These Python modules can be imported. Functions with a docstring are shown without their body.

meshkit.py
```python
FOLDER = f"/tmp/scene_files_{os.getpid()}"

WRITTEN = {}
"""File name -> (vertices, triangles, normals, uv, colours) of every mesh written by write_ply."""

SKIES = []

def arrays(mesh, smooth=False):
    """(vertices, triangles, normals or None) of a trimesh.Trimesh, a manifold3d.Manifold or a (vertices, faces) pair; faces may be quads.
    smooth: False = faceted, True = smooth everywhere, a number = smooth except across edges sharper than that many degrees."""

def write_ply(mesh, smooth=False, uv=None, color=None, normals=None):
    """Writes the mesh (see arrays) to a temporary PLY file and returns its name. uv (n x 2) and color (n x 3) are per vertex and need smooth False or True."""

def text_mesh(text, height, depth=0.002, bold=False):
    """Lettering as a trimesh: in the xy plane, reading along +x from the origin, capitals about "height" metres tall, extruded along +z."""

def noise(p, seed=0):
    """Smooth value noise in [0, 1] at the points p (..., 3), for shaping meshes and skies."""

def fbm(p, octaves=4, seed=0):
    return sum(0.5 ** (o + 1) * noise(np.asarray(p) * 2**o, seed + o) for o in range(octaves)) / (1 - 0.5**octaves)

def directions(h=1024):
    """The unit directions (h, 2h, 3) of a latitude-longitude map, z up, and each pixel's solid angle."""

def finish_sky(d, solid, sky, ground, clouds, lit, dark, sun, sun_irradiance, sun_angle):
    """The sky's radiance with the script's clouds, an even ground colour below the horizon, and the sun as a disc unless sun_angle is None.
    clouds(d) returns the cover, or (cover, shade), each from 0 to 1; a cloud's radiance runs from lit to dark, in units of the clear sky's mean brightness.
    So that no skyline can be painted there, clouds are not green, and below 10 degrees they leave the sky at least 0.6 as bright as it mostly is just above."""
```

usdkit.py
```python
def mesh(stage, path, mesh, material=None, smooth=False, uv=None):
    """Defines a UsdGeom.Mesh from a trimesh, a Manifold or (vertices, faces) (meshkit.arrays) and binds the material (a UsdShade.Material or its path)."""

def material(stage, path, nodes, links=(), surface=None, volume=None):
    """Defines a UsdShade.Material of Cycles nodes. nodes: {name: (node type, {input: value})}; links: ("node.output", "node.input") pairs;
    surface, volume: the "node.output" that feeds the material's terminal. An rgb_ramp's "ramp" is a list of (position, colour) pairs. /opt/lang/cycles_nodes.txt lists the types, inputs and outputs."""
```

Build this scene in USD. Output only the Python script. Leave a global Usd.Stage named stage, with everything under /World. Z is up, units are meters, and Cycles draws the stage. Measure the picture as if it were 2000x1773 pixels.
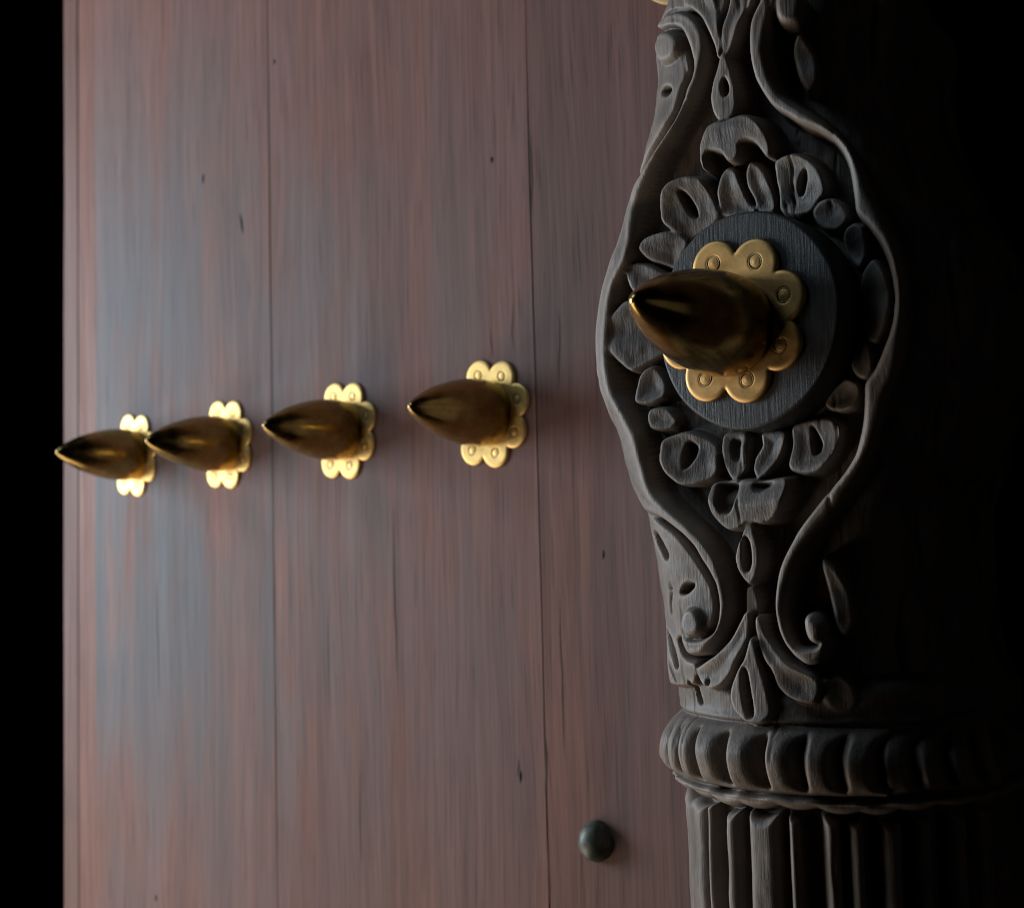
import math, json
import numpy as np, trimesh, shapely, usdkit
from scipy.ndimage import gaussian_filter
from pxr import Usd, UsdGeom, UsdLux, UsdShade, Gf, Sdf, Vt
from meshkit import noise, fbm

stage = Usd.Stage.CreateInMemory()
UsdGeom.SetStageUpAxis(stage, UsdGeom.Tokens.z)
UsdGeom.SetStageMetersPerUnit(stage, 1.0)
UsdGeom.Xform.Define(stage, '/World')
ZO = 1.4                                             # height of the row of spikes above the floor

# ------------------------------------------------------------------ camera
YAW, PITCH, ROLL = .7129, .0732, -.0254
fw = np.array([-math.sin(YAW)*math.cos(PITCH), math.cos(YAW)*math.cos(PITCH), math.sin(PITCH)])
r0 = np.cross(fw, [0, 0, 1]); r0 /= np.linalg.norm(r0); u0 = np.cross(r0, fw)
rt = r0*math.cos(ROLL) + u0*math.sin(ROLL); up = -r0*math.sin(ROLL) + u0*math.cos(ROLL)
CAM = np.array([.3716, -.7919, -.1108 + ZO])
cam = UsdGeom.Camera.Define(stage, '/World/camera')
m = np.eye(4); m[0, :3] = rt; m[1, :3] = up; m[2, :3] = -fw; m[3, :3] = CAM
cam.AddTransformOp().Set(Gf.Matrix4d(*m.ravel().tolist()))
cam.CreateFocalLengthAttr(50.0)
cam.CreateHorizontalApertureAttr(50.0*2000/2591.8)
cam.CreateVerticalApertureAttr(50.0*1773/2591.8)
cam.CreateClippingRangeAttr(Gf.Vec2f(.05, 60))
cam.CreateFStopAttr(10.0)
cam.CreateFocusDistanceAttr(.745)
cam.CreateExposureAttr(0.0)

# ------------------------------------------------------------------ lamps
def rect_light(name, pos, target, w, h, color, inten):
    l = UsdLux.RectLight.Define(stage, '/World/' + name)
    pos, target = np.array(pos, float), np.array(target, float)
    d = (target - pos)/np.linalg.norm(target - pos)
    x = np.cross(d, [0, 0, 1]); x /= np.linalg.norm(x); y = np.cross(x, d)
    M = np.eye(4); M[0, :3] = x; M[1, :3] = y; M[2, :3] = -d; M[3, :3] = pos
    l.AddTransformOp().Set(Gf.Matrix4d(*M.ravel().tolist()))
    l.CreateWidthAttr(w); l.CreateHeightAttr(h); l.CreateIntensityAttr(inten)
    l.CreateColorAttr(Gf.Vec3f(*color)); l.CreateNormalizeAttr(True)
TG = (-.35, 0, ZO)
rect_light('sky_opening', (-2.25, -.80, ZO+.1), TG, .8, 1.1, (.78, .90, 1.0), 14.5)
rect_light('high_sky', (-1.5, -1.35, ZO+1.9), (-.1, -.1, ZO), 1.2, 1.0, (.64, .84, 1.0), 3.6)
rect_light('lit_floor', (-2.3, -1.1, ZO-1.38), (-2.29, -1.1, ZO), 2.0, 2.4, (1.0, .84, .66), 17.5)
rect_light('open_side', (2.6, -.45, ZO-.2), (0, -.2, ZO), .9, 1.3, (1.0, .96, .84), .10)


# ------------------------------------------------------------------ helpers
def prim_meta(o, label=None, category=None, group=None, kind=None):
    p = o.GetPrim() if hasattr(o, 'GetPrim') else o
    for k, v in (('label', label), ('category', category), ('group', group), ('kind', kind)):
        if v: p.SetCustomDataByKey(k, v)
    return p
used = {}
def numbered(parent, name):
    n = used.get((parent, name), -1) + 1; used[(parent, name)] = n
    return f'{parent}/{name}' + (f'_{n:03d}' if n else '')
def thing(name, label, cat, loc=(0, 0, 0), rot=None, group=None, scale=None):
    x = UsdGeom.Xform.Define(stage, numbered('/World', name))
    x.AddTranslateOp().Set(Gf.Vec3d(*loc))
    if rot: x.AddRotateXYZOp().Set(Gf.Vec3f(*rot))
    if scale: x.AddScaleOp().Set(Gf.Vec3f(scale, scale, scale))
    prim_meta(x, label, cat, group); return x
def part(parent, name, mesh, mat, smooth=False):
    return usdkit.mesh(stage, numbered(str(parent.GetPath()), name), mesh, mat, smooth)
def bevel_box(x0, x1, y0, y1, z0, z1, b, tilt=0., seed=0, nz=14):
    """a board whose front (y0) long edges are chamfered; the edges wander a little as sawn wood does"""
    rng = np.random.default_rng(seed); zz = np.linspace(z0, z1, nz)
    ja, jb = rng.normal(0, .0004, nz), rng.normal(0, .0004, nz)
    V, Fc = [], []
    for k, z in enumerate(zz):
        a, c = x0 + ja[k], x1 + jb[k]
        V += [(a, y1, z), (a, y0+b+tilt, z), (a+b, y0+tilt*(1-b/(x1-x0)), z), (c-b, y0, z), (c, y0+b, z), (c, y1, z)]
    for k in range(nz-1):
        for i in range(6):
            a, b2 = k*6+i, k*6+(i+1) % 6
            Fc += [(a, b2, b2+6), (a, b2+6, a+6)]
    n = (nz-1)*6
    for i in range(1, 5): Fc += [(0, i+1, i), (n, n+i, n+i+1)]
    return trimesh.Trimesh(V, Fc, process=False)

# ------------------------------------------------------------------ materials
LK = '/World/Looks/'
def plank_mat(name, warm, dark, grey, rough, seedv, coat=.0):
    return usdkit.material(stage, LK + name, {
        'g': ('geometry', {}), 'mw': ('mapping', {'location': (seedv, 0, seedv*3.3), 'scale': (9, 2, 1.6)}), 'nw': ('noise_texture', {'scale': 1, 'detail': 2}), 'wx': ('math', {'math_type': 'multiply_add', 'value2': .035}), 'gw': ('combine_xyz', {}),
        'm1': ('mapping', {'location': (seedv*3.1, 0, seedv*7.7), 'scale': (230, 20, 5.5)}),
        'm2': ('mapping', {'location': (seedv*1.7, 0, seedv*2.3), 'scale': (60, 10, 2.2)}),
        'm3': ('mapping', {'location': (seedv*5.3, 0, seedv*4.1), 'scale': (11, 5, 2.6)}),
        'm4': ('mapping', {'location': (seedv*9.1, 0, seedv*8.3), 'scale': (700, 20, 13)}),
        'n1': ('noise_texture', {'scale': 1, 'detail': 5, 'roughness': .66, 'distortion': .7}),
        'n2': ('noise_texture', {'scale': 1, 'detail': 4, 'roughness': .6, 'distortion': .9}),
        'n3': ('noise_texture', {'scale': 1, 'detail': 4, 'roughness': .6, 'distortion': .4}),
        'n4': ('noise_texture', {'scale': 1, 'detail': 2}),
        'r1': ('rgb_ramp', {'ramp': [(.34, (0, 0, 0)), (.60, (1, 1, 1))]}),
        'r2': ('rgb_ramp', {'ramp': [(.34, (0, 0, 0)), (.66, (1, 1, 1))]}),
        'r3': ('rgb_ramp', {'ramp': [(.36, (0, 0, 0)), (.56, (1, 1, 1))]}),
        'r4': ('rgb_ramp', {'ramp': [(.30, (.55, .53, .53)), (.43, (1, 1, 1))]}),
        'c1': ('mix', {'color1': dark, 'color2': warm}),
        'f2': ('math', {'math_type': 'multiply', 'value2': .38}),
        'c2': ('mix', {'color2': tuple(.62*x for x in warm)}),
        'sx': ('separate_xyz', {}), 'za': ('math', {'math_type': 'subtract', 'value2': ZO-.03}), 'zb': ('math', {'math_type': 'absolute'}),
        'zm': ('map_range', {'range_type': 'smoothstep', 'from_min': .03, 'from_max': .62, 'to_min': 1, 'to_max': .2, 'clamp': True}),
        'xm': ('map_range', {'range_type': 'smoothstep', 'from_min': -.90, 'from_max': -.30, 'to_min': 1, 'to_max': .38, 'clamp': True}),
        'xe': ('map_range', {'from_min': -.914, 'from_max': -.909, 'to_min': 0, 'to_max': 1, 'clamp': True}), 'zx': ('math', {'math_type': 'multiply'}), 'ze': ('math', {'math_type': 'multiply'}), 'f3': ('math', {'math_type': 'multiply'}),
        'r5': ('rgb_ramp', {'ramp': [(.36, (.86, .84, .84)), (.64, (1.08, 1.04, 1.03))]}), 'm5': ('mapping', {'location': (seedv*2.9, 0, seedv*6.1), 'scale': (26, 5, 1.1)}), 'n5': ('noise_texture', {'scale': 1, 'detail': 4, 'roughness': .6, 'distortion': .6}),
        'c5': ('mix', {'mix_type': 'multiply', 'fac': 1.0}),
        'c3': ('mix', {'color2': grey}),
        'c4': ('mix', {'mix_type': 'multiply', 'fac': 1.0}),
        'ro': ('map_range', {'from_min': .25, 'from_max': .75, 'to_min': rough-.06, 'to_max': rough+.1}),
        'b': ('bump', {'strength': .35, 'distance': .0006}),
        'p': ('principled_bsdf', {'specular_ior_level': .17, 'coat_weight': coat, 'coat_roughness': .35})},
        [('g.position', 'mw.vector'), ('mw.vector', 'nw.vector'), ('nw.fac', 'wx.value1'), ('sx.x', 'wx.value3'), ('wx.value', 'gw.x'), ('sx.y', 'gw.y'), ('sx.z', 'gw.z'), ('gw.vector', 'm5.vector')] + [('gw.vector', f'm{i}.vector') for i in (1, 2, 3, 4)] + [(f'm{i}.vector', f'n{i}.vector') for i in (1, 2, 3, 4)] + [(f'n{i}.fac', f'r{i}.fac') for i in (1, 2, 3, 4)] +
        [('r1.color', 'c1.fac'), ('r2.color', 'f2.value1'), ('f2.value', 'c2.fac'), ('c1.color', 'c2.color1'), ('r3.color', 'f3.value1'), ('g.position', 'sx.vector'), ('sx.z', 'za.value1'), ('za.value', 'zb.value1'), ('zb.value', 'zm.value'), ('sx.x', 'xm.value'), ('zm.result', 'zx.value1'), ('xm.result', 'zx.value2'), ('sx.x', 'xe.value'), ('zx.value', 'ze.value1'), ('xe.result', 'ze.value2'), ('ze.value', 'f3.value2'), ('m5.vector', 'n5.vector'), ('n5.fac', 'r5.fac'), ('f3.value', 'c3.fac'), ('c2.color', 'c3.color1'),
         ('c3.color', 'c4.color1'), ('r4.color', 'c4.color2'), ('c4.color', 'c5.color1'), ('r5.color', 'c5.color2'), ('c5.color', 'p.base_color'), ('n2.fac', 'ro.value'), ('ro.result', 'p.roughness'), ('n1.fac', 'b.height'), ('b.normal', 'p.normal')], surface='p.BSDF')
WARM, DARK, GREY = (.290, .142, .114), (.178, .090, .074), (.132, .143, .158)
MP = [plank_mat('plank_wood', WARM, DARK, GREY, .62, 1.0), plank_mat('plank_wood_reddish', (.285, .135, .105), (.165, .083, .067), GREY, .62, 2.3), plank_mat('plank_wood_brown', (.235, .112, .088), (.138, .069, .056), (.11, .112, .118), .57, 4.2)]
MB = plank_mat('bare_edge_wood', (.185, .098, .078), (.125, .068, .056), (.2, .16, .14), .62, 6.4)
MD = usdkit.material(stage, LK + 'dark_wood', {'p': ('principled_bsdf', {'base_color': (.02, .014, .011), 'roughness': .8})}, surface='p.BSDF')
MCR = usdkit.material(stage, LK + 'crack_dark', {'p': ('principled_bsdf', {'base_color': (.055, .036, .03), 'roughness': .8})}, surface='p.BSDF')  # flat dark brown for the crack slivers
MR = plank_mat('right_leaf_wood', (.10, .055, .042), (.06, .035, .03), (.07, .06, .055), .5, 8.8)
def carved_mat(name, light, dark, rough):
    return usdkit.material(stage, LK + name, {
        'g': ('geometry', {}),
        'm1': ('mapping', {'scale': (900, 900, 45)}), 'm2': ('mapping', {'scale': (60, 60, 22)}), 'm3': ('mapping', {'scale': (260, 260, 60)}),
        'n1': ('noise_texture', {'scale': 1, 'detail': 4, 'roughness': .65}), 'n2': ('noise_texture', {'scale': 1, 'detail': 4, 'roughness': .6}), 'n3': ('noise_texture', {'scale': 1, 'detail': 3, 'roughness': .6}),
        'r1': ('rgb_ramp', {'ramp': [(.3, (0, 0, 0)), (.68, (1, 1, 1))]}), 'r2': ('rgb_ramp', {'ramp': [(.35, (.62, .6, .6)), (.65, (1.12, 1.08, 1.05))]}),
        'c': ('mix', {'color1': dark, 'color2': light}), 'w': ('attribute', {'attribute': 'wear'}), 'wf': ('math', {'math_type': 'multiply', 'value2': .8}), 'cw': ('mix', {'color2': tuple(1.55*x for x in light)}), 'c2': ('mix', {'mix_type': 'multiply', 'fac': 1.0}),
        'a': ('math', {'math_type': 'multiply_add', 'value2': .6}),
        'ro': ('map_range', {'from_min': .3, 'from_max': .7, 'to_min': rough-.08, 'to_max': rough+.12}),
        'b': ('bump', {'strength': .45, 'distance': .0009}),
        'p': ('principled_bsdf', {'specular_ior_level': .38})},
        [('g.position', f'm{i}.vector') for i in (1, 2, 3)] + [(f'm{i}.vector', f'n{i}.vector') for i in (1, 2, 3)] +
        [('n1.fac', 'r1.fac'), ('n2.fac', 'r2.fac'), ('r1.color', 'c.fac'), ('c.color', 'c2.color1'), ('r2.color', 'c2.color2'), ('c2.color', 'cw.color1'), ('w.fac', 'wf.value1'), ('wf.value', 'cw.fac'), ('cw.color', 'p.base_color'), ('n3.fac', 'a.value1'), ('n1.fac', 'a.value3'), ('a.value', 'b.height'), ('b.normal', 'p.normal'), ('n2.fac', 'ro.value'), ('ro.result', 'p.roughness')], surface='p.BSDF')
MC = carved_mat('carved_wood', (.205, .172, .150), (.108, .087, .074), .5)
MCP = carved_mat('carved_petals_shaded', (.150, .127, .112), (.078, .063, .055), .5)  # same wood as the post, darkened to stand for weaker light on the petals
MS = carved_mat('boss_wood', (.050, .049, .051), (.028, .027, .027), .46)
def brass(name, col, rough, r2):
    return usdkit.material(stage, LK + name, {
        'o': ('texture_coordinate', {}), 'm': ('mapping', {'scale': (90, 90, 90)}), 'n': ('noise_texture', {'scale': 1, 'detail': 4, 'roughness': .6}),
        'm2': ('mapping', {'scale': (700, 700, 700)}), 'n2': ('noise_texture', {'scale': 1, 'detail': 2}),
        'c': ('rgb_ramp', {'ramp': [(.3, tuple(.72*x for x in col)), (.6, col)]}),
        'ro': ('map_range', {'from_min': .3, 'from_max': .7, 'to_min': rough, 'to_max': r2}),
        'b': ('bump', {'strength': .05, 'distance': .0005}),
        'p': ('principled_bsdf', {'metallic': 1.0})},
        [('o.object', 'm.vector'), ('m.vector', 'n.vector'), ('n.fac', 'c.fac'), ('c.color', 'p.base_color'), ('n.fac', 'ro.value'), ('ro.result', 'p.roughness'), ('o.object', 'm2.vector'), ('m2.vector', 'n2.vector'), ('n2.fac', 'b.height'), ('b.normal', 'p.normal')], surface='p.BSDF')
MBR = brass('brass_point', (.42, .28, .095), .19, .29)
MBP = brass('brass_plate', (.88, .60, .225), .48, .60)
MBQ = brass('amber_plate', (.62, .37, .14), .46, .58)  # darker, more amber brass for the rosette on the boss
MRG = brass('ring_tarnish', (.30, .20, .10), .5, .6)
MI = usdkit.material(stage, LK + 'iron', {'g': ('geometry', {}), 'n': ('noise_texture', {'scale': 160, 'detail': 3}), 'c': ('rgb_ramp', {'ramp': [(.35, (.035, .038, .03)), (.65, (.085, .095, .075))]}), 'p': ('principled_bsdf', {'metallic': .2, 'roughness': .46})}, [('g.position', 'n.vector'), ('n.fac', 'c.fac'), ('c.color', 'p.base_color')], surface='p.BSDF')

# ------------------------------------------------------------------ left door leaf
leaf = thing('door_leaf', 'reddish brown varnished plank door leaf carrying the row of four brass spikes', 'door', (-.5, 0, ZO))
def P(name, x0, x1, y0, b, mat, tilt=0., seed=0):
    mesh = bevel_box(x0+.5, x1+.5, y0, .032, -1.0, .9, b, tilt, seed)
    return part(leaf, name, mesh, mat)
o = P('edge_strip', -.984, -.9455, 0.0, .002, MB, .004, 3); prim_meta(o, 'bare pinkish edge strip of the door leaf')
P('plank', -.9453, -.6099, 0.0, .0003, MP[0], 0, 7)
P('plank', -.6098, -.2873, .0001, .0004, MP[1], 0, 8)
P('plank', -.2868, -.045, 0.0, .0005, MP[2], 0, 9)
part(leaf, 'added_backing', trimesh.creation.box(bounds=[[-.47, .034, -1.0], [.46, .05, .9]]), MD)  # added behind the planks so no light leaks through the seams
def lens(w, h, t=.0005):
    a = np.linspace(0, 2*np.pi, 13)[:-1]
    V = [(0, -t, 0)] + [(w*np.cos(x)*(1 if abs(np.sin(x)) < .8 else .5), .0002, h*np.sin(x)) for x in a]
    return trimesh.Trimesh(V, [(0, 1+i, 1+(i+1) % 12) for i in range(12)], process=False)
for (x, z, w, h, rot) in [(-.714, .27, .0022, .006, 6), (-.653, .213, .0022, .012, -12), (-.327, .206, .0016, .003, 0), (-.313, -.285, .0014, .0055, 4), (-.226, -.115, .0012, .004, 8), (-.803, -.45, .002, .004, 0), (-.6, .36, .0014, .003, 0)]:
    g = lens(w, h); g.apply_transform(trimesh.transformations.rotation_matrix(math.radians(rot), [0, 1, 0])); g.apply_translation((x+.5, -.0002, z))
    part(leaf, 'gouge', g, MD)

CRACKS = [(-0.4477, -0.142, 0.00054, 0.0759, 0.1), (-0.2683, -0.204, 0.00048, 0.0636, 0.7), (-0.2642, 0.0445, 0.00036, 0.0318, 0.7), (-0.796, -0.1917, 0.00042, 0.0673, -1.2), (-0.5347, -0.2012, 0.00036, 0.0611, -0.2), (-0.4981, -0.3342, 0.00036, 0.0479, -0.1), (-0.2872, -0.3561, 0.00042, 0.0254, 0.7), (-0.6108, -0.1495, 0.0006, 0.0427, -0.5), (-0.2855, 0.1878, 0.00054, 0.0349, 0.7), (-0.2875, -0.2768, 0.00072, 0.0232, 0.7), (-0.3148, -0.2792, 0.00048, 0.0079, 0.6), (-0.3316, 0.0567, 0.00036, 0.0125, 0.5), (-0.3092, 0.0673, 0.00036, 0.0215, 0.6)]
for (x, z, w, h, rot) in CRACKS:                      # hair cracks along the grain, tapering to nothing
    n = 9; q = np.linspace(-1, 1, n); rr = np.random.default_rng(int(abs(x*1e4))); off = np.cumsum(rr.normal(0, .0004, n))
    V = [(off[k]-w*(1-q[k]**2)-1e-5, 0, q[k]*h) for k in range(n)] + [(off[k]+w*(1-q[k]**2)+1e-5, 0, q[k]*h) for k in range(n)]
    g = trimesh.Trimesh(V, [f for k in range(n-1) for f in ((k, n+k, n+k+1), (k, n+k+1, k+1))], process=False)
    g.apply_transform(trimesh.transformations.rotation_matrix(math.radians(rot), [0, 1, 0])); g.apply_translation((x+.5, -.0003, z))
    part(leaf, 'crack', g, MCR)

# ------------------------------------------------------------------ right door leaf, in the dark behind the post
rl = thing('door_leaf', 'dark unlit plank door leaf to the right of the carved post', 'door', (.4, 0, ZO))
for k, (a, b) in enumerate([(.045, .255), (.257, .52), (.522, .8)]):
    part(rl, 'plank', bevel_box(a-.4, b-.4, .004, .032, -1.0, .9, .0012, 0, 20+k), MR)

# ------------------------------------------------------------------ brass spikes
def revolve_y(prof, n=96):
    """prof: (distance out of the door, radius) -> surface of revolution about -y"""
    a = np.linspace(0, 2*np.pi, n, endpoint=False); V, Fc = [], []
    for s, r in prof: V += [(r*np.cos(t), -s, r*np.sin(t)) for t in a]
    for k in range(len(prof)-1):
        for i in range(n):
            j = (i+1) % n; A, B, C, D = k*n+i, k*n+j, (k+1)*n+j, (k+1)*n+i
            Fc += [(A, C, B), (A, D, C)]
    V.append((0, -prof[-1][0], 0)); t = len(V)-1; k = len(prof)-1
    Fc += [(k*n+i, t, k*n+(i+1) % n) for i in range(n)]
    mm = trimesh.Trimesh(V, Fc, process=False); 
    if mm.volume < 0: mm.invert()
    return mm
from scipy.interpolate import PchipInterpolator
sk = np.array([(0, .0250), (.006, .0263), (.013, .0270), (.025, .0264), (.038, .0244), (.051, .0210), (.063, .0170), (.073, .0124), (.0795, .0091), (.0842, .0062), (.0873, .0039), (.0889, .0022), (.0895, .0008)])
pi = PchipInterpolator(sk[:, 0], sk[:, 1])
ss = np.concatenate([np.linspace(0, .083, 46), np.linspace(.084, .0895, 14)])
prof = [(s, float(pi(s))) for s in ss]
POINT = revolve_y(prof, 112)
def rosette_mesh(R=.045, n_r=56, n_a=512, T=.0024):
    lc, lr = .0310, .0140
    th = np.linspace(0, 2*np.pi, n_a, endpoint=False)
    cen = np.array([(lc*np.cos(math.radians(22.5+45*k)), lc*np.sin(math.radians(22.5+45*k))) for k in range(8)])
    d = np.stack([np.cos(th), np.sin(th)], 1)
    bo = np.zeros(n_a)
    for c in cen:
        b = d @ c; disc = b*b - (c@c - lr*lr); ok = disc > 0
        bo[ok] = np.maximum(bo[ok], b[ok] + np.sqrt(disc[ok]))
    from shapely.geometry import Polygon
    poly = Polygon(d*bo[:, None])
    fr = 1-(1-np.linspace(.16, 1, n_r))**1.35
    V = []
    for f in fr:
        xy = d*(bo*f)[:, None]
        dist = shapely.distance(shapely.points(xy), poly.exterior)
        q = np.clip(dist/.0028, 0, 1)
        h = T*(.35+.65*np.sqrt(np.clip(1-(1-q)**2, 0, 1)))
        h -= .0009*np.exp(-((np.linalg.norm(xy, axis=1)-.024)/.006)**2)
        for k in range(8):
            c = np.array([.0330*np.cos(math.radians(22.5+45*k)), .0330*np.sin(math.radians(22.5+45*k))])
            rr = np.linalg.norm(xy-c, axis=1)
            h -= .00030*np.exp(-((rr-.0037)/.0006)**2) - .00025*np.exp(-(rr/.0015)**2)
        V.append(np.stack([xy[:, 0], -h, xy[:, 1]], 1))
    xy = d*bo[:, None]; V.append(np.stack([xy[:, 0], 0*bo+.0005, xy[:, 1]], 1))
    V = np.concatenate(V); Fc = []
    I = np.arange(n_a); J = (I+1) % n_a
    for k in range(n_r):
        A, B, C, D = k*n_a+I, k*n_a+J, (k+1)*n_a+J, (k+1)*n_a+I
        Fc += [np.stack([A, C, B], 1), np.stack([A, D, C], 1)]
    mm = trimesh.Trimesh(V, np.concatenate(Fc), process=False)
    if mm.face_normals[:200, 1].mean() > 0: mm.invert()
    return mm
ROSE = rosette_mesh()
def ring_mesh(k):
    c = (.0330*math.cos(math.radians(22.5+45*k)), .0330*math.sin(math.radians(22.5+45*k)))
    g = trimesh.creation.torus(.0037, .00034, major_sections=32, minor_sections=6)
    g.apply_transform(trimesh.transformations.rotation_matrix(math.pi/2, [1, 0, 0])); g.apply_translation((c[0], -.00212, c[1]))
    return g
RINGS = [ring_mesh(k) for k in range(8)]
def rings_on(plate):
    for g in RINGS: part(plate, 'stamped_ring', g, MRG, True)
GR = 'brass spikes set in a row across the door'
def make_spike(label, loc, rot=None):
    t = thing('brass_spike', label, 'spike', loc, rot, GR)
    part(t, 'point', POINT, MBR, True)
    rings_on(part(t, 'rosette', ROSE, MBP, 50))
    return t
boss_spike = thing('brass_spike', 'polished brass spike on eight petalled rosette, on the round wooden boss of the carved post', 'spike', (0, -.1785, .0095+ZO), (0, 7, 0), GR, 1.028)
tilted = POINT.copy()
tilted.apply_transform(trimesh.transformations.rotation_matrix(math.radians(-2.6), [1, 0, 0]))      # driven in a little low, tip up
tilted.apply_translation((0, .0008, -.0036))
tilted.apply_transform(trimesh.transformations.rotation_matrix(math.radians(-7), [0, 1, 0]))
part(boss_spike, 'point', tilted, MBR, True)
rings_on(part(boss_spike, 'rosette', ROSE, MBQ, 50))
first = make_spike('brass spike on the planks, the one nearest the carved post', (-.337, 0, ZO), (0, 8, 0))
def copy_spike(label, loc, rot):
    t = thing('brass_spike', label, 'spike', loc, rot, GR)
    t.GetPrim().GetReferences().AddInternalReference(first.GetPath()); t.GetPrim().SetInstanceable(True)
copy_spike('blurred brass spike on the planks, second from the carved post', (-.5107, 0, ZO), (0, 50, 0))
copy_spike('blurred brass spike whose tip touches the rosette of the last spike at the door edge', (-.6818, 0, ZO), (0, 5, 0))
copy_spike('smallest looking brass spike, its tip against the black beyond the door edge', (-.8379, 0, ZO), (0, 97, 0))

# iron stud
a8 = [(0, .0150), (.006, .0150), (.0085, .0140), (.0145, .0075), (.0155, .0060)]
st = thing('iron_stud', 'dark round iron stud head low on the planks beside the fluted column', 'stud', (-.239, 0, -.3252+ZO), (0, 14, 0))
sm = revolve_y([(0, .0140), (.002, .0140), (.005, .0134), (.0085, .0118), (.0118, .0086), (.0136, .0050), (.0140, .0018)], 11)
sm.vertices[:, 2] *= 1.12; sm.vertices += .0003*(np.stack([noise(sm.vertices*300, k) for k in (1, 2, 3)], 1)-.5)
part(st, 'stud_head', sm, MI, 24)
# fitting at the top edge
kf = thing('brass_fitting', 'pale brass fitting at the top edge, mostly hidden behind the carved post', 'fitting', (-.138, 0, .321+ZO))
part(kf, 'plate', revolve_y([(0, .041), (.002, .041), (.0035, .0395), (.005, .030), (.009, .016), (.0095, .006)], 64), MRG, True)

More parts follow.
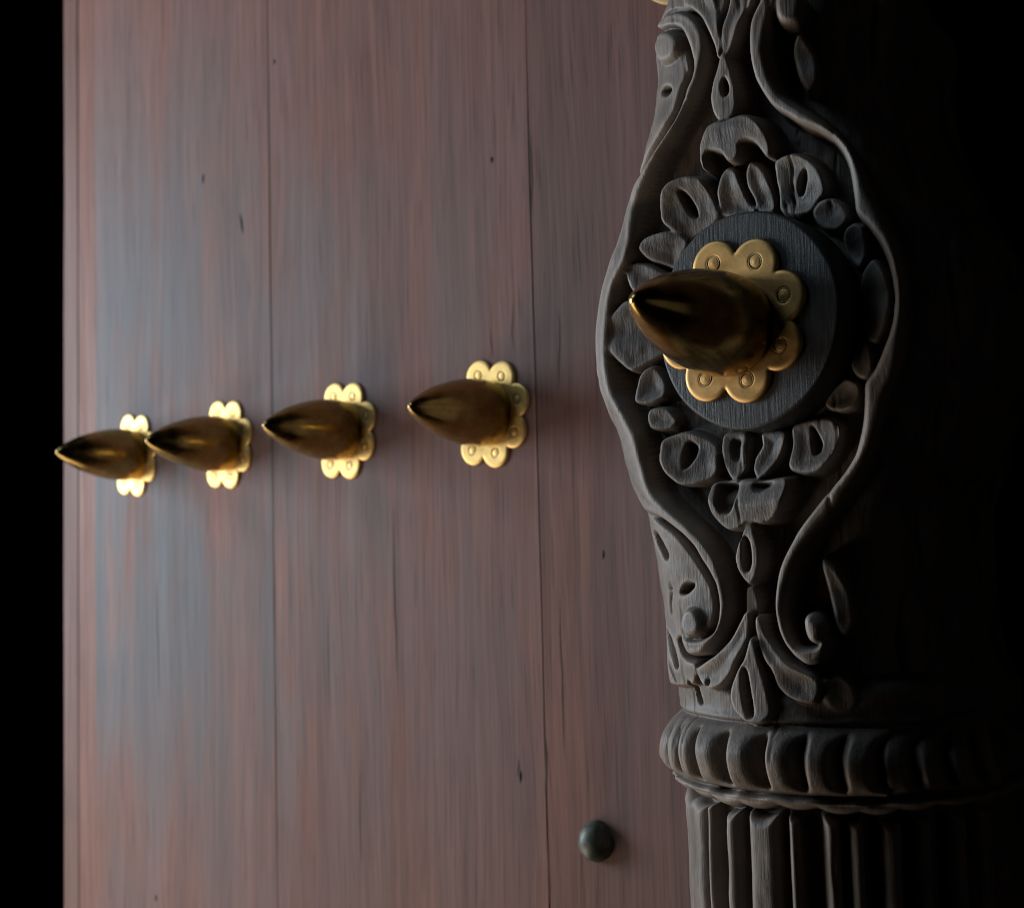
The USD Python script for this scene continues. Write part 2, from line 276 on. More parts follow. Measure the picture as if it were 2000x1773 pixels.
# ------------------------------------------------------------------ carved post
WZ0,WDZ=-0.400,.002
WS=np.array([80.5,80.5,80.4,80.3,80.2,80.1,80.0,79.9,79.8,79.7,79.6,79.5,79.5,79.4,79.4,79.3,79.3,79.3,79.3,79.3,79.3,79.3,79.3,79.3,79.3,79.3,79.3,79.3,79.3,79.3,79.3,79.3,79.3,79.3,79.3,79.3,79.3,79.3,79.3,79.3,79.3,79.3,79.3,79.3,79.3,79.3,79.3,79.4,79.4,79.4,79.4,79.4,79.4,79.4,79.4,79.4,79.4,79.5,79.5,79.5,79.6,79.7,79.7,79.8,79.9,80.0,80.1,80.1,80.2,80.3,80.5,80.7,81.0,81.5,82.3,83.6,85.2,87.0,88.9,90.5,91.8,92.7,93.2,93.4,93.3,93.0,92.5,91.8,91.0,90.0,88.9,87.5,85.9,84.2,82.3,80.6,79.4,78.8,78.7,79.1,79.6,79.9,79.9,79.5,78.8,77.8,76.7,75.7,74.7,73.9,73.1,72.5,71.8,71.3,70.8,70.5,70.1,69.9,69.7,69.5,69.3,69.2,69.0,68.9,68.7,68.6,68.4,68.2,68.1,68.0,67.9,67.9,68.0,68.1,68.2,68.3,68.3,68.4,68.5,68.5,68.4,68.4,68.4,68.3,68.3,68.2,68.2,68.2,68.3,68.3,68.4,68.5,68.6,68.8,69.2,69.7,70.3,71.2,72.1,73.1,74.1,75.1,76.0,76.9,77.7,78.4,79.2,79.9,80.7,81.3,81.9,82.5,83.0,83.5,84.1,84.6,85.2,85.8,86.5,87.2,88.0,88.9,89.8,90.8,91.9,93.0,94.1,95.2,96.2,97.1,97.9,98.6,99.3,100.0,100.6,101.2,101.6,102.0,102.2,102.4,102.5,102.6,102.7,102.7,102.8,102.8,102.8,102.7,102.6,102.4,102.3,102.1,101.9,101.7,101.5,101.2,100.8,100.4,100.0,99.6,99.1,98.5,97.9,97.2,96.5,95.6,94.7,93.8,92.8,91.8,90.8,89.6,88.4,87.2,85.9,84.6,83.4,82.2,81.1,80.1,79.1,78.3,77.5,76.7,75.9,75.1,74.4,73.6,72.8,72.1,71.3,70.6,69.8,69.1,68.3,67.5,66.8,66.1,65.4,64.7,64.1,63.5,62.9,62.4,61.9,61.3,60.7,60.2,59.5,59.0,58.4,58.0,57.6,57.4,57.3,57.2,57.2,57.3,57.3,57.4,57.4,57.5,57.7,57.8,58.0,58.3,58.6,59.0,59.5,59.9,60.3,60.5,60.6,60.7,60.6,60.5,60.3,60.0,59.5,58.8,57.9,56.9,55.7,54.3,52.7,51.1,49.6,48.1,46.9,45.9,45.0,44.1,43.3,42.6,42.0,41.5,41.2,41.0,40.9,40.7,40.7,40.6,40.5,40.4,40.3,40.2,40.1,40.1,40.0,40.0,40.0,40.0,40.0,40.0,40.0,40.0,40.0,40.0,40.0,40.0,40.0,40.0,40.0,40.0,40.0,40.0,40.0,40.0,40.0,40.0,40.0,40.0,40.0,40.0,40.0,40.0,40.0,40.0,40.0,40.0,40.0,40.0,40.0,40.0,40.0,40.0,40.0,40.0,40.0,40.0])/1000

FEATS = json.loads('''[["scroll_band","pad",18.5,3.4,[[-42.7,190.5],[-33.5,187.4],[-28.1,183.4],[-25.5,177.7],[-23.5,170.1],[-22.2,162.7],[-21.9,157.7],[-24.0,152.7],[-27.4,147.5],[-30.9,138.9],[-34.7,133.2],[-41.6,125.5],[-49.3,117.3],[-57.0,108.7],[-62.8,103.9],[-69.2,93.5],[-76.1,77.6],[-81.5,66.0],[-87.5,56.0],[-92.0,46.0],[-95.0,34.0],[-98.0,24.0],[-98.0,8.0],[-98.0,-4.0],[-96.5,-16.0],[-90.5,-28.0],[-96.3,-38.4],[-91.3,-50.0],[-87.6,-59.5],[-81.4,-70.9],[-75.1,-80.5],[-65.8,-89.9],[-52.6,-93.9],[-45.5,-99.7],[-39.3,-104.5],[-32.7,-111.5],[-28.5,-118.9],[-24.0,-124.9],[-20.1,-131.6],[-19.0,-137.4],[-18.5,-143.5],[-19.5,-150.8],[-22.1,-157.2],[-28.4,-161.1],[-35.7,-162.0],[-43.6,-157.6],[-42.2,-164.7],[-39.2,-170.5],[-35.5,-171.9],[-28.1,-170.1],[-24.3,-165.4],[-18.8,-159.1],[-13.5,-149.3],[-12.0,-141.8],[-13.8,-129.1],[-17.9,-118.5],[-24.2,-108.6],[-35.0,-98.4],[-47.6,-87.8],[-57.6,-78.0],[-62.7,-62.4],[-65.6,-46.6],[-76.3,-29.4],[-82.6,-19.9],[-85.7,-7.1],[-86.6,7.6],[-85.4,19.6],[-83.0,34.5],[-79.9,44.7],[-75.0,51.3],[-70.5,57.0],[-66.4,68.0],[-63.5,80.1],[-61.2,90.7],[-56.0,99.2],[-50.9,107.5],[-44.4,116.0],[-37.4,123.8],[-30.6,132.1],[-23.7,141.4],[-18.4,150.3],[-15.4,158.3],[-13.3,168.0],[-13.5,176.4],[-16.5,184.0],[-21.5,190.8],[-27.4,195.2],[-33.1,197.5],[-42.0,198.8],[-51.5,198.1]]],["scroll_band","pad",18.5,3.4,[[19.7,195.5],[18.8,184.4],[16.2,179.9],[13.6,174.1],[12.6,166.4],[12.7,157.8],[13.7,150.1],[15.6,141.3],[19.7,133.2],[23.4,126.6],[28.4,120.3],[33.4,116.5],[39.6,111.1],[47.6,106.0],[54.7,99.7],[58.5,93.1],[61.2,85.8],[63.6,75.9],[65.7,66.2],[67.2,57.9],[73.5,49.3],[78.0,41.1],[81.5,31.3],[83.1,21.9],[83.8,12.7],[82.6,1.9],[80.5,-6.9],[76.1,-17.3],[72.4,-24.7],[67.9,-29.9],[66.4,-40.3],[64.4,-50.9],[62.2,-59.1],[59.7,-66.2],[54.1,-75.0],[47.8,-82.3],[42.0,-88.6],[36.0,-96.0],[28.8,-105.1],[22.3,-115.4],[17.7,-124.7],[15.3,-136.0],[14.4,-145.4],[15.7,-156.1],[18.9,-164.1],[22.9,-169.8],[26.8,-173.2],[29.9,-174.4],[33.7,-173.0],[36.8,-168.8],[38.4,-162.2],[37.6,-157.4],[35.0,-160.6],[32.7,-164.3],[28.4,-164.9],[25.6,-163.9],[23.1,-160.0],[21.1,-153.4],[20.2,-144.3],[22.0,-134.1],[25.4,-124.8],[30.1,-115.5],[36.8,-106.4],[44.1,-98.0],[52.8,-86.3],[60.1,-76.2],[65.7,-65.6],[69.2,-57.1],[72.5,-45.1],[76.0,-35.6],[81.5,-25.7],[85.3,-11.9],[87.1,0.8],[87.4,13.7],[86.5,26.8],[84.6,37.6],[81.5,47.3],[77.0,57.3],[72.8,66.0],[68.3,76.3],[64.4,86.5],[60.6,95.4],[56.1,103.1],[51.2,109.7],[46.1,115.1],[40.8,119.8],[36.1,124.4],[31.8,128.6],[28.3,134.3],[24.9,141.3],[23.0,149.2],[21.8,156.5],[22.4,163.4],[23.5,170.1],[25.3,176.1],[27.4,181.7],[28.0,192.9]]],["field","pad",16.5,2.5,[[-63.8,-85.6],[-54.5,-94.1],[-40.7,-104.8],[-29.8,-119.5],[-21.3,-132.2],[-19.7,-143.9],[-21.1,-152.3],[-29.3,-161.3],[-37.6,-162.8],[-45.2,-161.9],[-43.5,-166.7],[-40.0,-172.7],[-32.3,-173.8],[-31.5,-179.4],[-34.4,-189.6],[-74.0,-192.0],[-72.5,-76.0]]],["field","pad",12.0,9.0,[[-68.0,-180.0],[-34.0,-179.9],[-14.2,-185.6],[1.0,-190.2],[31.8,-186.3],[94.7,-177.1],[94.7,-212.9],[-4.6,-214.9],[-89.0,-224.0]]],["field","pad",16.5,2.5,[[-47.3,239.0],[-13.0,219.7],[-15.7,193.2],[-21.4,190.7],[-34.6,198.1],[-49.8,199.0],[-55.9,193.9],[-50.0,195.1],[-29.7,184.0],[-27.0,178.2],[-23.4,163.6],[-23.5,158.5],[-29.3,148.4],[-33.2,138.4],[-40.7,129.3],[-51.8,118.3],[-66.0,107.7],[-68.0,96.0],[-54.5,184.0]]],["leaf","pad",17.5,3.5,[[-23.7,213.8],[-24.8,200.1],[-24.2,195.8],[-20.5,192.8],[-15.8,186.5],[-11.1,176.8],[-8.2,167.3],[-6.2,158.1],[-3.8,166.1],[-4.1,175.9],[-4.8,182.9],[-6.7,192.8],[-6.4,205.1]]],["leaf","pad",17.5,3.5,[[5.4,201.2],[3.0,189.8],[0.0,182.7],[-2.4,176.1],[-3.5,166.0],[-3.5,157.4],[-0.3,159.0],[3.4,165.3],[7.7,173.2],[11.0,180.0],[15.8,185.7],[17.9,197.0]]],["stem","pad",16.0,2.0,[[-6.0,205.4],[-6.6,193.2],[-5.3,185.3],[-4.1,177.6],[-2.6,183.9],[-0.2,191.2],[1.3,203.0]]],["seed_pod","pad",18.0,3.5,[[-3.7,161.0],[-6.5,153.2],[-9.5,146.6],[-11.3,138.5],[-10.6,131.0],[-7.7,124.8],[-1.6,123.1],[2.6,125.4],[4.4,131.6],[4.1,139.5],[2.2,147.3],[-0.1,156.4],[-2.0,160.5]]],["s","pit",13.0,0.6,[[-2.8,148.3],[-0.6,143.5],[0.3,139.0],[-1.6,136.2],[-3.9,138.3],[-4.7,143.3]]],["palmette","pad",18.0,3.0,[[-7.8,123.6],[-13.4,122.5],[-17.1,117.2],[-20.2,111.2],[-20.5,105.1],[-18.7,98.6],[-17.2,99.5],[-17.6,106.3],[-15.4,109.5],[-9.9,107.7],[-5.8,105.6],[-2.6,100.0],[1.5,99.1],[5.0,102.6],[5.3,108.5],[10.1,109.8],[14.7,107.6],[18.4,102.6],[21.5,97.2],[24.1,97.2],[25.2,101.7],[23.3,109.2],[19.6,116.0],[14.6,121.3],[8.7,123.6],[2.5,123.0],[-1.6,122.2]]],["petal","pad",14.5,2.6,[[-49.6,83.9],[-46.8,91.8],[-41.9,96.9],[-32.5,98.4],[-23.1,96.4],[-19.8,90.1],[-16.7,81.3],[-13.5,73.6],[-19.5,68.7],[-29.1,66.3],[-37.7,62.7],[-42.2,68.7],[-49.0,75.3]]],["s","pit",13.0,0.6,[[-37.5,92.9],[-32.8,88.8],[-28.5,79.2],[-27.8,74.2],[-32.1,76.8],[-36.5,84.9]]],["petal","pad",14.5,2.6,[[-13.2,73.6],[-13.6,84.8],[-10.3,94.3],[-5.5,98.1],[-1.2,95.9],[1.9,87.8],[2.4,81.6],[4.4,76.2],[7.7,73.6],[6.3,68.9],[-3.2,71.2]]],["petal","pad",14.5,2.6,[[5.5,93.0],[8.8,98.3],[12.6,96.5],[16.8,90.6],[19.8,84.1],[20.4,77.1],[19.0,70.0],[8.7,71.9],[9.0,78.3],[6.0,85.9]]],["petal","pad",14.5,2.6,[[23.6,95.1],[30.0,96.7],[37.2,96.5],[43.8,91.6],[48.3,85.8],[51.1,78.6],[50.3,73.0],[45.5,70.2],[41.4,65.7],[32.0,65.6],[22.4,69.3],[25.0,79.1],[23.8,87.2]]],["s","pit",13.0,0.6,[[40.9,88.5],[41.5,82.1],[38.6,76.0],[35.7,74.8],[35.7,79.5],[37.9,85.8]]],["petal","pad",14.5,2.6,[[42.3,64.5],[47.4,68.8],[53.9,69.6],[59.3,65.5],[61.9,58.4],[60.4,54.9],[55.8,52.5],[49.1,54.7],[44.2,59.4]]],["petal","pad",14.5,2.6,[[59.4,48.0],[61.3,52.3],[65.5,54.4],[69.6,51.7],[70.8,44.1],[69.8,36.8],[67.1,30.7],[63.7,34.1],[60.2,40.3]]],["petal","pad",14.5,2.6,[[68.8,28.6],[73.8,34.2],[76.8,30.9],[79.7,24.0],[81.1,15.5],[80.5,6.4],[77.4,-2.3],[73.1,-8.6],[68.3,-4.8],[65.2,4.0],[66.3,17.8]]],["petal","pad",14.5,2.6,[[63.9,-5.1],[68.6,-8.5],[71.3,-16.2],[71.1,-22.7],[67.4,-26.9],[62.6,-24.5],[59.5,-16.7]]],["petal","pad",14.5,2.6,[[44.3,-37.6],[50.2,-29.7],[57.1,-25.7],[63.0,-28.7],[63.8,-34.8],[60.5,-41.0],[54.0,-42.4],[47.6,-40.7]]],["petal","pad",14.5,2.6,[[24.7,-48.1],[33.2,-46.0],[47.3,-45.3],[53.4,-50.5],[51.9,-58.8],[48.6,-66.9],[41.7,-73.5],[33.9,-74.1],[24.5,-71.0],[25.8,-58.7]]],["s","pit",13.0,0.6,[[36.3,-47.3],[39.1,-52.3],[42.6,-59.1],[42.1,-63.7],[38.9,-64.3],[36.3,-57.7]]],["petal","pad",14.5,2.6,[[6.1,-50.5],[21.4,-49.8],[21.1,-56.5],[16.4,-65.7],[10.6,-73.1],[6.1,-75.4],[2.8,-69.7],[3.1,-63.9],[8.0,-57.4],[7.1,-53.5]]],["petal","pad",14.5,2.6,[[-17.9,-48.2],[-2.8,-49.3],[-2.4,-61.6],[-3.1,-69.4],[-5.9,-74.8],[-10.6,-74.0],[-16.0,-66.6],[-17.9,-57.6]]],["s","pit",4.0,3.0,[[-13.0,-51.1],[-6.2,-51.6],[-5.9,-59.5],[-7.4,-66.2],[-11.2,-64.0],[-13.5,-58.0]]],["petal","pad",14.5,2.6,[[-56.2,-49.6],[-40.9,-45.8],[-29.2,-49.8],[-21.3,-55.4],[-19.3,-68.4],[-23.2,-73.1],[-32.6,-75.8],[-42.9,-75.7],[-50.8,-69.4],[-55.3,-61.0]]],["s","pit",9.0,1.5,[[-39.1,-50.6],[-33.4,-54.6],[-33.6,-60.6],[-37.3,-65.3],[-41.4,-68.1],[-42.9,-59.9],[-42.1,-52.9]]],["petal","pad",14.5,2.6,[[-72.3,-26.4],[-72.9,-19.7],[-70.5,-11.9],[-66.3,-7.7],[-60.7,-6.0],[-55.4,-14.7],[-54.6,-24.2],[-63.5,-27.9]]],["petal","pad",14.5,2.6,[[-64.6,-37.2],[-63.5,-30.8],[-52.6,-30.9],[-46.9,-38.9],[-49.7,-42.7],[-56.7,-43.4],[-62.8,-42.1]]],["petal","pad",14.5,2.6,[[-87.2,15.6],[-86.1,23.4],[-82.0,29.9],[-77.1,34.4],[-69.1,33.5],[-57.0,30.0],[-48.7,19.9],[-52.1,2.6],[-60.0,-1.1],[-65.6,-3.4],[-70.6,-5.7],[-74.9,-7.5],[-78.7,-4.6],[-83.2,0.1],[-86.8,6.6]]],["petal","pad",14.5,2.6,[[-75.4,53.9],[-72.4,55.7],[-68.0,55.2],[-63.7,53.7],[-57.8,50.6],[-49.7,45.4],[-46.4,43.0],[-54.4,38.5],[-70.7,36.5],[-73.3,41.9],[-74.6,48.2]]],["petal","pad",14.5,2.6,[[-65.7,63.6],[-62.6,68.3],[-55.0,69.9],[-48.5,70.0],[-40.9,67.9],[-35.1,62.3],[-40.9,55.3],[-46.2,48.6],[-49.4,50.8],[-55.9,54.1],[-60.3,55.9],[-63.4,59.0]]],["palmette","pad",18.0,3.0,[[-21.1,-75.8],[-22.6,-84.1],[-20.6,-93.0],[-15.2,-99.1],[-9.7,-102.4],[-2.9,-101.6],[0.5,-98.5],[3.9,-98.0],[11.4,-99.7],[18.0,-97.5],[23.5,-90.9],[26.2,-83.5],[26.1,-75.5],[19.0,-76.0],[8.1,-76.9],[3.7,-75.7],[-0.7,-75.2],[-9.7,-75.9]]],["s","pit",7.5,3.0,[[-18.6,-76.4],[-17.9,-87.2],[-14.8,-93.2],[-9.1,-94.4],[-5.0,-89.7],[-3.5,-81.1],[-4.4,-76.1],[-11.7,-75.3]]],["s","pit",6.0,3.0,[[3.3,-77.5],[4.8,-81.5],[10.2,-83.6],[16.8,-81.1],[19.1,-77.4],[11.6,-76.1]]],["seed_pod","pad",18.0,3.0,[[1.5,-97.7],[-1.4,-104.4],[-5.0,-111.0],[-6.6,-117.7],[-5.2,-123.6],[-1.9,-128.9],[1.3,-131.7],[5.0,-127.5],[7.6,-119.9],[7.4,-112.2],[5.0,-104.5],[4.1,-98.6]]],["s","pit",10.0,1.2,[[-2.7,-105.8],[-0.1,-105.2],[2.5,-109.3],[3.5,-115.1],[3.3,-120.8],[1.2,-125.1],[-1.3,-124.6],[-2.5,-117.8],[-2.6,-112.1]]],["stem","pad",13.0,3.5,[[-4.0,-132.9],[-4.5,-144.0],[-4.5,-158.4],[-2.8,-169.9],[2.1,-169.8],[4.8,-158.2],[3.8,-143.9],[1.6,-132.9]]],["leaf","pad",17.5,3.5,[[0.9,-146.1],[0.5,-151.7],[-1.1,-159.3],[-4.3,-166.3],[-9.4,-174.0],[-12.8,-180.4],[-17.3,-186.4],[-22.8,-188.7],[-28.9,-186.6],[-32.7,-181.7],[-32.6,-177.8],[-28.1,-174.9],[-20.3,-170.0],[-11.8,-161.4],[-5.9,-152.5],[-2.0,-146.1]]],["leaf","pad",17.5,3.5,[[3.6,-148.6],[4.5,-161.0],[7.5,-169.6],[12.2,-177.5],[13.5,-184.8],[18.1,-190.0],[23.0,-192.6],[29.9,-193.6],[32.2,-188.3],[32.8,-181.7],[30.7,-178.7],[25.9,-176.1],[20.8,-172.9],[15.3,-166.9],[9.4,-158.4],[7.1,-148.5]]],["seed_pod","pad",19.0,3.0,[[1.1,-160.4],[-2.2,-171.1],[-6.9,-177.5],[-10.0,-185.8],[-10.5,-192.7],[-8.0,-198.7],[-2.5,-202.8],[2.4,-205.1],[5.8,-204.3],[9.1,-201.1],[10.5,-196.3],[9.8,-190.3],[7.7,-181.8],[5.2,-172.1],[3.8,-164.1],[2.6,-160.3]]],["s","pit",13.0,0.6,[[-3.8,-175.1],[-1.7,-177.5],[0.3,-186.1],[1.7,-195.3],[2.1,-202.1],[-0.3,-202.1],[-2.9,-195.5],[-4.5,-186.3],[-4.7,-178.9]]],["scroll_eye","pad",21.0,5.0,[[-44.5,173.4],[-46.3,182.1],[-43.2,188.1],[-38.3,189.0],[-32.2,185.7],[-27.8,180.8],[-26.2,175.3],[-27.6,169.9],[-30.7,166.8],[-35.1,166.3],[-40.2,168.2]]],["scroll_eye","pad",21.0,5.0,[[-40.8,-154.6],[-40.0,-148.6],[-37.3,-144.6],[-33.8,-143.5],[-30.4,-144.1],[-27.7,-147.3],[-25.9,-152.7],[-26.8,-157.9],[-30.0,-161.0],[-35.0,-161.8],[-39.0,-159.7]]],["scroll_eye","pad",21.0,4.5,[[28.8,-150.5],[30.6,-147.2],[33.9,-147.2],[37.1,-151.1],[37.7,-156.5],[35.8,-162.0],[33.1,-162.9],[30.4,-160.8],[29.1,-156.6]]],["scroll_eye","pad",20.0,4.0,[[26.0,187.6],[26.0,174.5],[27.8,169.7],[30.3,167.8],[34.1,167.3],[36.2,169.8],[37.8,184.4]]],["s","pit",12.0,1.0,[[-59.5,-100.7],[-56.4,-101.7],[-52.6,-108.0],[-49.0,-114.5],[-50.1,-118.7],[-52.8,-115.9],[-57.0,-108.8]]],["s","pit",10.0,1.0,[[-41.5,-134.4],[-39.7,-131.2],[-36.2,-130.2],[-32.9,-131.2],[-33.2,-133.0],[-36.3,-136.2],[-39.9,-137.7],[-42.0,-136.3]]],["s","pit",8.0,1.0,[[-49.7,-129.7],[-48.1,-132.7],[-47.6,-135.2],[-49.6,-135.1]]],["s","pit",6.0,1.0,[[-49.2,-135.1],[-47.6,-135.5],[-49.2,-144.4],[-49.0,-149.1],[-50.8,-149.2],[-50.8,-142.1]]],["s","pit",12.0,1.0,[[-63.8,-157.4],[-53.6,-161.0],[-48.4,-169.9],[-46.5,-177.7],[-49.4,-180.4],[-53.7,-174.5],[-61.3,-165.8]]],["s","pit",10.0,1.0,[[-41.4,-184.9],[-38.1,-186.2],[-36.0,-193.3],[-34.8,-198.7],[-37.7,-198.7],[-40.9,-192.5]]],["s","pit",8.0,1.0,[[-26.4,-182.9],[-24.4,-183.8],[-24.3,-187.3],[-26.1,-187.4]]],["s","pit",5.0,1.0,[[-65.4,-177.1],[-59.3,-181.8],[-55.2,-187.4],[-50.9,-189.6],[-51.1,-187.6],[-54.6,-183.3],[-58.7,-177.0]]],["s","pit",9.0,1.0,[[-43.2,154.7],[-40.1,156.0],[-36.2,153.2],[-35.6,150.1],[-38.7,148.6],[-41.8,151.1]]],["s","pit",8.0,1.0,[[-55.2,139.0],[-55.1,136.3],[-59.1,131.2],[-60.9,128.7],[-60.4,134.2]]],["leaf","pad",13.0,4.0,[[38.6,-117.2],[44.8,-123.9],[48.3,-137.3],[48.4,-151.8],[44.4,-159.7],[41.7,-151.7],[40.5,-138.5]]],["leaf","pad",13.0,4.0,[[32.4,-182.3],[41.3,-178.2],[46.6,-184.8],[47.8,-194.1],[41.8,-199.4],[34.4,-195.5]]],["leaf","pad",12.0,4.0,[[34.9,165.0],[41.1,152.3],[44.3,137.2],[41.5,129.2],[36.4,138.9],[32.8,154.0]]]]''')
AX = -.002
WZ = WZ0 + WDZ*np.arange(len(WS))
bmp = lambda z, c, s: np.exp(-((z-c)/s)**2)
ZB, ZN, ZC, ZM = -.2209, -.2011, -.2456, .0134
def P_of(z): return .152 + .006/(1+np.exp((z+.19)/.004)) + .010*bmp(z, ZB, .018) - .006*bmp(z, ZN, .012) - .002*(z < ZC)
def n_of(z): return 2.0 + .9/(1+np.exp(-(z+.185)/.006)) + 4.0/(1+np.exp(-(.125-abs(z-ZM))/.02))
def section(w, Pz, n, N=400, ext=.05):
    t = np.linspace(0, np.pi/2, N); yc = .07
    x = w*np.sin(t)**(2/n); y = -yc-(Pz-yc)*np.cos(t)**(2/n)
    x = np.append(x, w); y = np.append(y, ext)
    return np.concatenate([[0], np.cumsum(np.hypot(np.diff(x), np.diff(y)))]), x, y
STEP = .00078
us = np.concatenate([np.arange(-.25, -.16, .003), np.arange(-.16, .125, STEP), np.arange(.125, .25, .0025)])
zf = np.arange(-.345, .262, STEP)
zg = np.concatenate([np.arange(-.399, -.345, .004), zf, np.arange(.263, .338, .004)])
nu, nz = len(us), len(zg)
X = np.zeros((nz, nu)); Y = X.copy(); NX = X.copy(); NY = X.copy()
for k, z in enumerate(zg):
    a, x, y = section(np.interp(z, WZ, WS), P_of(z), n_of(z))
    tx, ty = np.gradient(x, a), np.gradient(y, a); l = np.hypot(tx, ty)
    au, sg = np.abs(us), np.sign(us)
    X[k] = AX + sg*np.interp(au, a, x); Y[k] = np.interp(au, a, y)
    NX[k] = sg*np.interp(au, a, ty/l); NY[k] = np.interp(au, a, -tx/l)
U, ZZ = np.meshgrid(us, zg)
H = np.zeros((nz, nu)); PIT = np.zeros((nz, nu)); LAB = np.zeros((nz, nu), int)
NAMES = ['post_body']
wob = lambda k: .0006*(fbm(np.stack([U*60, ZZ*60, 0*U+k], -1), 3, k)-.5)
def chaikin(p, it=2):
    for _ in range(it):
        q = np.roll(p, -1, 0); p = np.stack([.82*p+.18*q, .18*p+.82*q], 1).reshape(-1, 2)
    return p
rng = np.random.default_rng(4)
for idx, (name, kind, h, r, pts) in enumerate(FEATS):
    p = chaikin(np.array(pts)/1000); h /= 1000; r /= 1000
    poly = shapely.Polygon(p).buffer(0)
    grow = {'petal': .0013, 'palmette': .001, 'seed_pod': .0014, 'leaf': .001, 'scroll_band': .0006, 'scroll_eye': .001, 'stem': .0008}.get(name, 0) if kind == 'pad' else (.0012 if r > .0022 and p[:, 1].mean() < -.2 else .0002)
    poly = poly.buffer(grow)
    if kind == 'pad' and name not in ('field', 'scroll_band', 'scroll_eye'): r = min(r, .0019)
    if name == 'scroll_band': r = .0036
    x0, z0, x1, z1 = poly.bounds; mg = .002
    iu = np.where((us > x0-mg) & (us < x1+mg))[0]; iz = np.where((zg > z0-mg) & (zg < z1+mg))[0]
    if not len(iu) or not len(iz): continue
    sl = np.s_[iz[0]:iz[-1]+1, iu[0]:iu[-1]+1]
    uu, vv = U[sl], ZZ[sl]
    s = shapely.distance(shapely.points(uu, vv), poly.boundary)
    s = np.where(shapely.contains_xy(poly, uu, vv), s, -s)
    if kind == 'pad':
        q = np.clip((s+.0004)/r, 0, 1)
        g = h*np.sqrt(1-(1-q)**2)
        if name in ('petal', 'palmette'):               # each leaf dips towards the boss
            rad = np.hypot(uu-.006, vv-.0095); g = g*np.clip(.42+.58*(rad-.058)/.034, .42, 1.12)
        if name in ('petal', 'leaf'): g = g - (.0013 if name == 'petal' else .0012)*np.clip((s-.0022)/.0055, 0, 1)      # scooped, with a rim
        if name in ('petal', 'palmette', 'leaf'):
            tl = rng.uniform(-.10, .10); g = g*(1+tl*(uu-uu.mean())/.02*.5) + .0008*np.sin(vv*300+idx)*q
        if name == 'scroll_band': g = g - .0008*np.clip((s-.0045)/.004, 0, 1)
        cur = H[sl]; win = g > cur
        if name != 'field':
            NAMES.append(name); LAB[sl] = np.where(win & (g > .0015), len(NAMES)-1, LAB[sl])
        H[sl] = np.maximum(cur, g)
    else:
        q = np.clip((s+.0001)/(r+.0010), 0, 1); q = q*q*(3-2*q)
        PIT[sl] = np.maximum(PIT[sl], h*q)
# fluted column below, gadrooned ring between
REEDS = [(-150, -116), (-113, -80), (-76, -40), (-37.5, -30.5), (-23.5, -13), (-9, 9.5), (13, 19.5), (29.5, 38.5), (41.5, 49.5), (56, 68), (72, 84), (92, 106), (112, 128)]
ZR = -.2535
for (a, b) in REEDS:
    a, b = a/1000, b/1000
    s = np.minimum(np.minimum(U-a, b-U), (ZR-.0015*np.cos(U*300)-ZZ)*.9)
    q = np.clip(s/min(.006, (b-a)/2), 0, 1); g = .0105*np.sqrt(1-(1-q)**2)
    NAMES.append('reed'); win = (g > H) & (g > .001); LAB[win] = len(NAMES)-1; H = np.maximum(H, g)
# collar under the ring
zc_ = -.2448 - .0022*np.abs(np.sin((U-.009)*math.pi/.0195)) + .0012*np.sin(U*90)
cz = np.clip(1-((ZZ-zc_)/.0048)**2, 0, 1); g = .0108*np.sqrt(cz)
NAMES.append('collar'); win = (g > H) & (g > .0015); LAB[win] = len(NAMES)-1; H = np.maximum(H, g)
LOBE = [-150, -130, -112, -95, -78, -62, -48, -32.5, -12, 9, 27.5, 45.5, 64, 82.5, 101, 120, 140]
zt, zb_ = -.2035, -.2425
env = np.clip(np.minimum(zt-ZZ, ZZ-zb_)/.009, 0, 1); env = np.sqrt(1-(1-env)**2)
for k, (a, b) in enumerate(zip(LOBE[:-1], LOBE[1:])):
    a, b = a/1000, b/1000
    s = (U-a)/(b-a); inside = (s >= 0) & (s < 1); s = np.clip(s, 0, 1)
    f = np.clip(s/.10, 0, 1)**.5*np.where(s < .42, 1, np.cos((s-.42)/.58*math.pi/2)**1.1)
    tz = np.clip((zt-.003-ZZ)/.011, 0, 1)*np.clip((ZZ-zb_-.002)/.006, 0, 1); tz = tz*tz*(3-2*tz)
    g = (.0125 if a < .05 else .008)*env*(1-.92*tz*(1-f))
    NAMES.append('lobe'); win = inside & (env > 0) & (ZZ < zt) & (ZZ > zb_)
    LAB[win] = len(NAMES)-1; H = np.where(win, np.maximum(H*np.clip(1-(zt-ZZ)/.007, 0, 1), g), H)
# lesser carving on the unlit right side
for (u_, v_, ru, rv) in [(.085, -.165, .012, .03), (.105, -.11, .01, .02), (.125, .02, .012, .03), (.12, -.05, .012, .025), (.115, .1, .012, .03), (.09, .17, .01, .025)]:
    e = ((U-u_)/ru)**2+((ZZ-v_)/rv)**2
    H = np.maximum(H, .006*np.sqrt(np.clip(1-e, 0, 1)))
rc = np.random.default_rng(12)
for k in range(46):                                    # drying splits along the grain
    cu, cv, ln, wd = rc.uniform(-.12, .07), rc.uniform(-.34, .24), rc.uniform(.008, .032), rc.uniform(.0005, .0009)
    q = np.clip(1-np.abs(ZZ-cv)/ln, 0, 1); du = U-cu-.0012*np.sin((ZZ-cv)*90+k)
    PIT = np.maximum(PIT, .0022*np.clip(1-np.abs(du)/(wd+1e-6), 0, 1)*(q > 0)*np.sqrt(q))
H = H - PIT + wob(3)*2.6 + .0003*(fbm(np.stack([U*240, ZZ*70, 0*U], -1), 3, 9)-.5)*2
H = gaussian_filter(H, .6)
WEAR = np.clip((H-gaussian_filter(H, 3.0))/.0016, 0, 1)*(.45+.55*noise(np.stack([U*70, ZZ*70, 0*U+5], -1), 3))
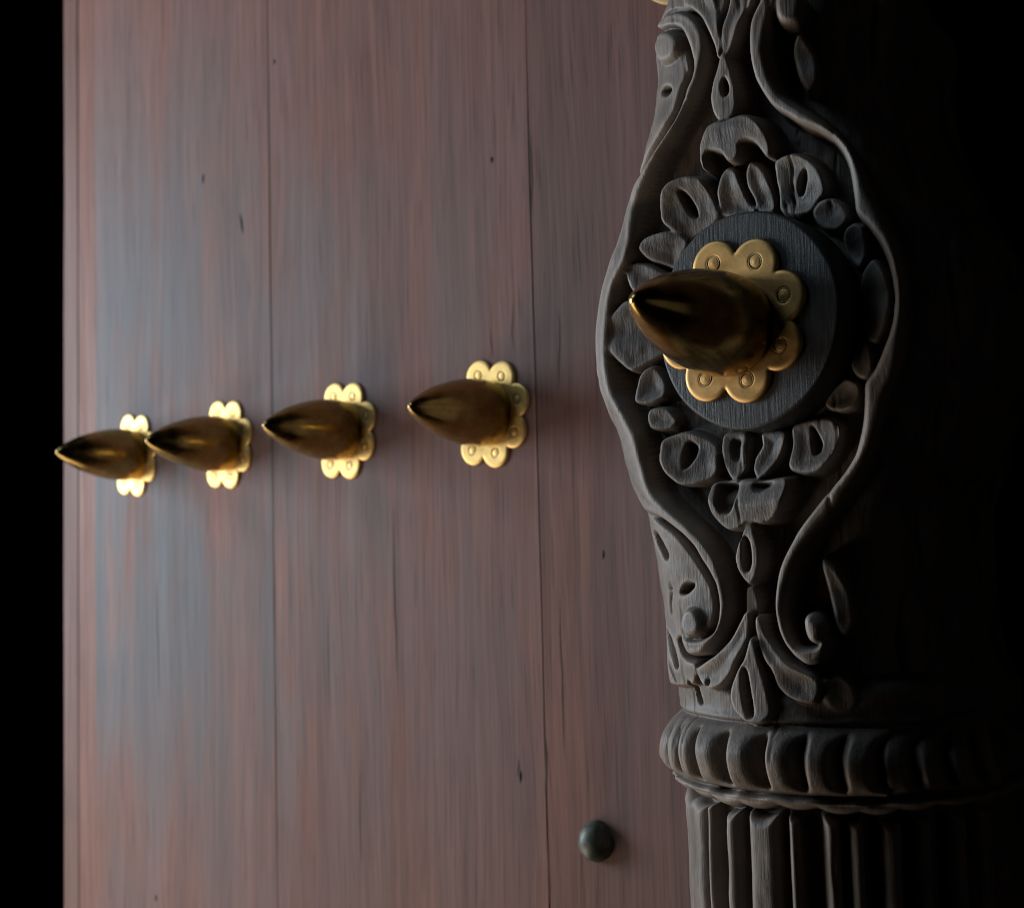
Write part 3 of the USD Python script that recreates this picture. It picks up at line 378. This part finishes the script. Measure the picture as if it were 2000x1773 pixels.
VX = np.stack([X+NX*H, np.minimum(Y+NY*H, .05), ZZ], -1)
post = thing('carved_post', 'dark carved wooden centre post with scrolls, petals and fluted column below', 'door post', (AX, 0, ZO))
V = VX.reshape(-1, 3) - [AX, 0, 0]
I = np.arange(nz*nu).reshape(nz, nu)
A, B, C, D = I[:-1, :-1].ravel(), I[:-1, 1:].ravel(), I[1:, 1:].ravel(), I[1:, :-1].ravel()
Fc = np.stack([np.stack([A, B, C], 1), np.stack([A, C, D], 1)], 1)      # cell, 2, 3
N = np.zeros_like(V); Fa = Fc.reshape(-1, 3)
fn = np.cross(V[Fa[:, 1]]-V[Fa[:, 0]], V[Fa[:, 2]]-V[Fa[:, 0]])
if (fn[:, 1]*1).sum() > 0: Fc = Fc[:, :, ::-1]; Fa = Fc.reshape(-1, 3); fn = -fn
for k in range(3): np.add.at(N, Fa[:, k], fn)
N /= np.linalg.norm(N, axis=1, keepdims=True)+1e-12
cl = LAB.ravel()[A]
def submesh(name, sel, mat, label=None):
    f = Fc[sel].reshape(-1, 3); ids, inv = np.unique(f, return_inverse=True)
    if len(f) < 60: return
    o = part(post, name, (V[ids], inv.reshape(-1, 3)), mat)
    o.CreateNormalsAttr(Vt.Vec3fArray.FromNumpy(N[ids].astype(np.float32))); o.SetNormalsInterpolation('vertex')
    UsdGeom.PrimvarsAPI(o).CreatePrimvar('wear', Sdf.ValueTypeNames.FloatArray, 'vertex').Set(Vt.FloatArray.FromNumpy(WEAR.ravel()[ids].astype(np.float32)))
for k, nm in enumerate(NAMES):
    submesh(nm, cl == k, MCP if nm in ('petal', 'palmette') else MC)
# the round boss under the spike
def disc(rx, rz, yf, yb, rd, n=128):
    a = np.linspace(0, 2*np.pi, n, endpoint=False); rings = []
    for f in (0.02, .5, .86): rings.append((f, f, yf-.0006*(1-f)))
    for t in np.linspace(0, np.pi/2, 6): rings.append((1-(rd/rx)*(1-math.sin(t)), 1-(rd/rz)*(1-math.sin(t)), yf+rd*(1-math.cos(t))))
    rings.append((1.0, 1.0, yb)); Vv, Ff = [], []
    wobr = 1+.006*np.sin(a*3+1)+.004*np.sin(a*7)
    for fx, fz, y in rings: Vv.append(np.stack([rx*fx*np.cos(a)*wobr, 0*a+y, rz*fz*np.sin(a)*wobr], 1))
    i = np.arange(n); j = (i+1) % n
    for k in range(len(rings)-1): Ff += [np.stack([k*n+i, k*n+j, (k+1)*n+j], 1), np.stack([k*n+i, (k+1)*n+j, (k+1)*n+i], 1)]
    Vv = np.concatenate(Vv); Ff = np.concatenate(Ff); c = len(Vv); Vv = np.vstack([Vv, [[0, yf-.0006, 0]]])
    Ff = np.vstack([Ff, np.stack([0*i+c, j, i], 1)])
    mm = trimesh.Trimesh(Vv, Ff, process=False)
    if mm.face_normals[-1, 1] > 0: mm.invert()
    return mm
bs = disc(.0555, .0588, -.178, -.140, .0022); bs.apply_translation((.007-AX, 0, .0095))
o = part(post, 'boss', bs, MS, 35)
prim_meta(o, 'round dark bluish boss under the brass rosette')
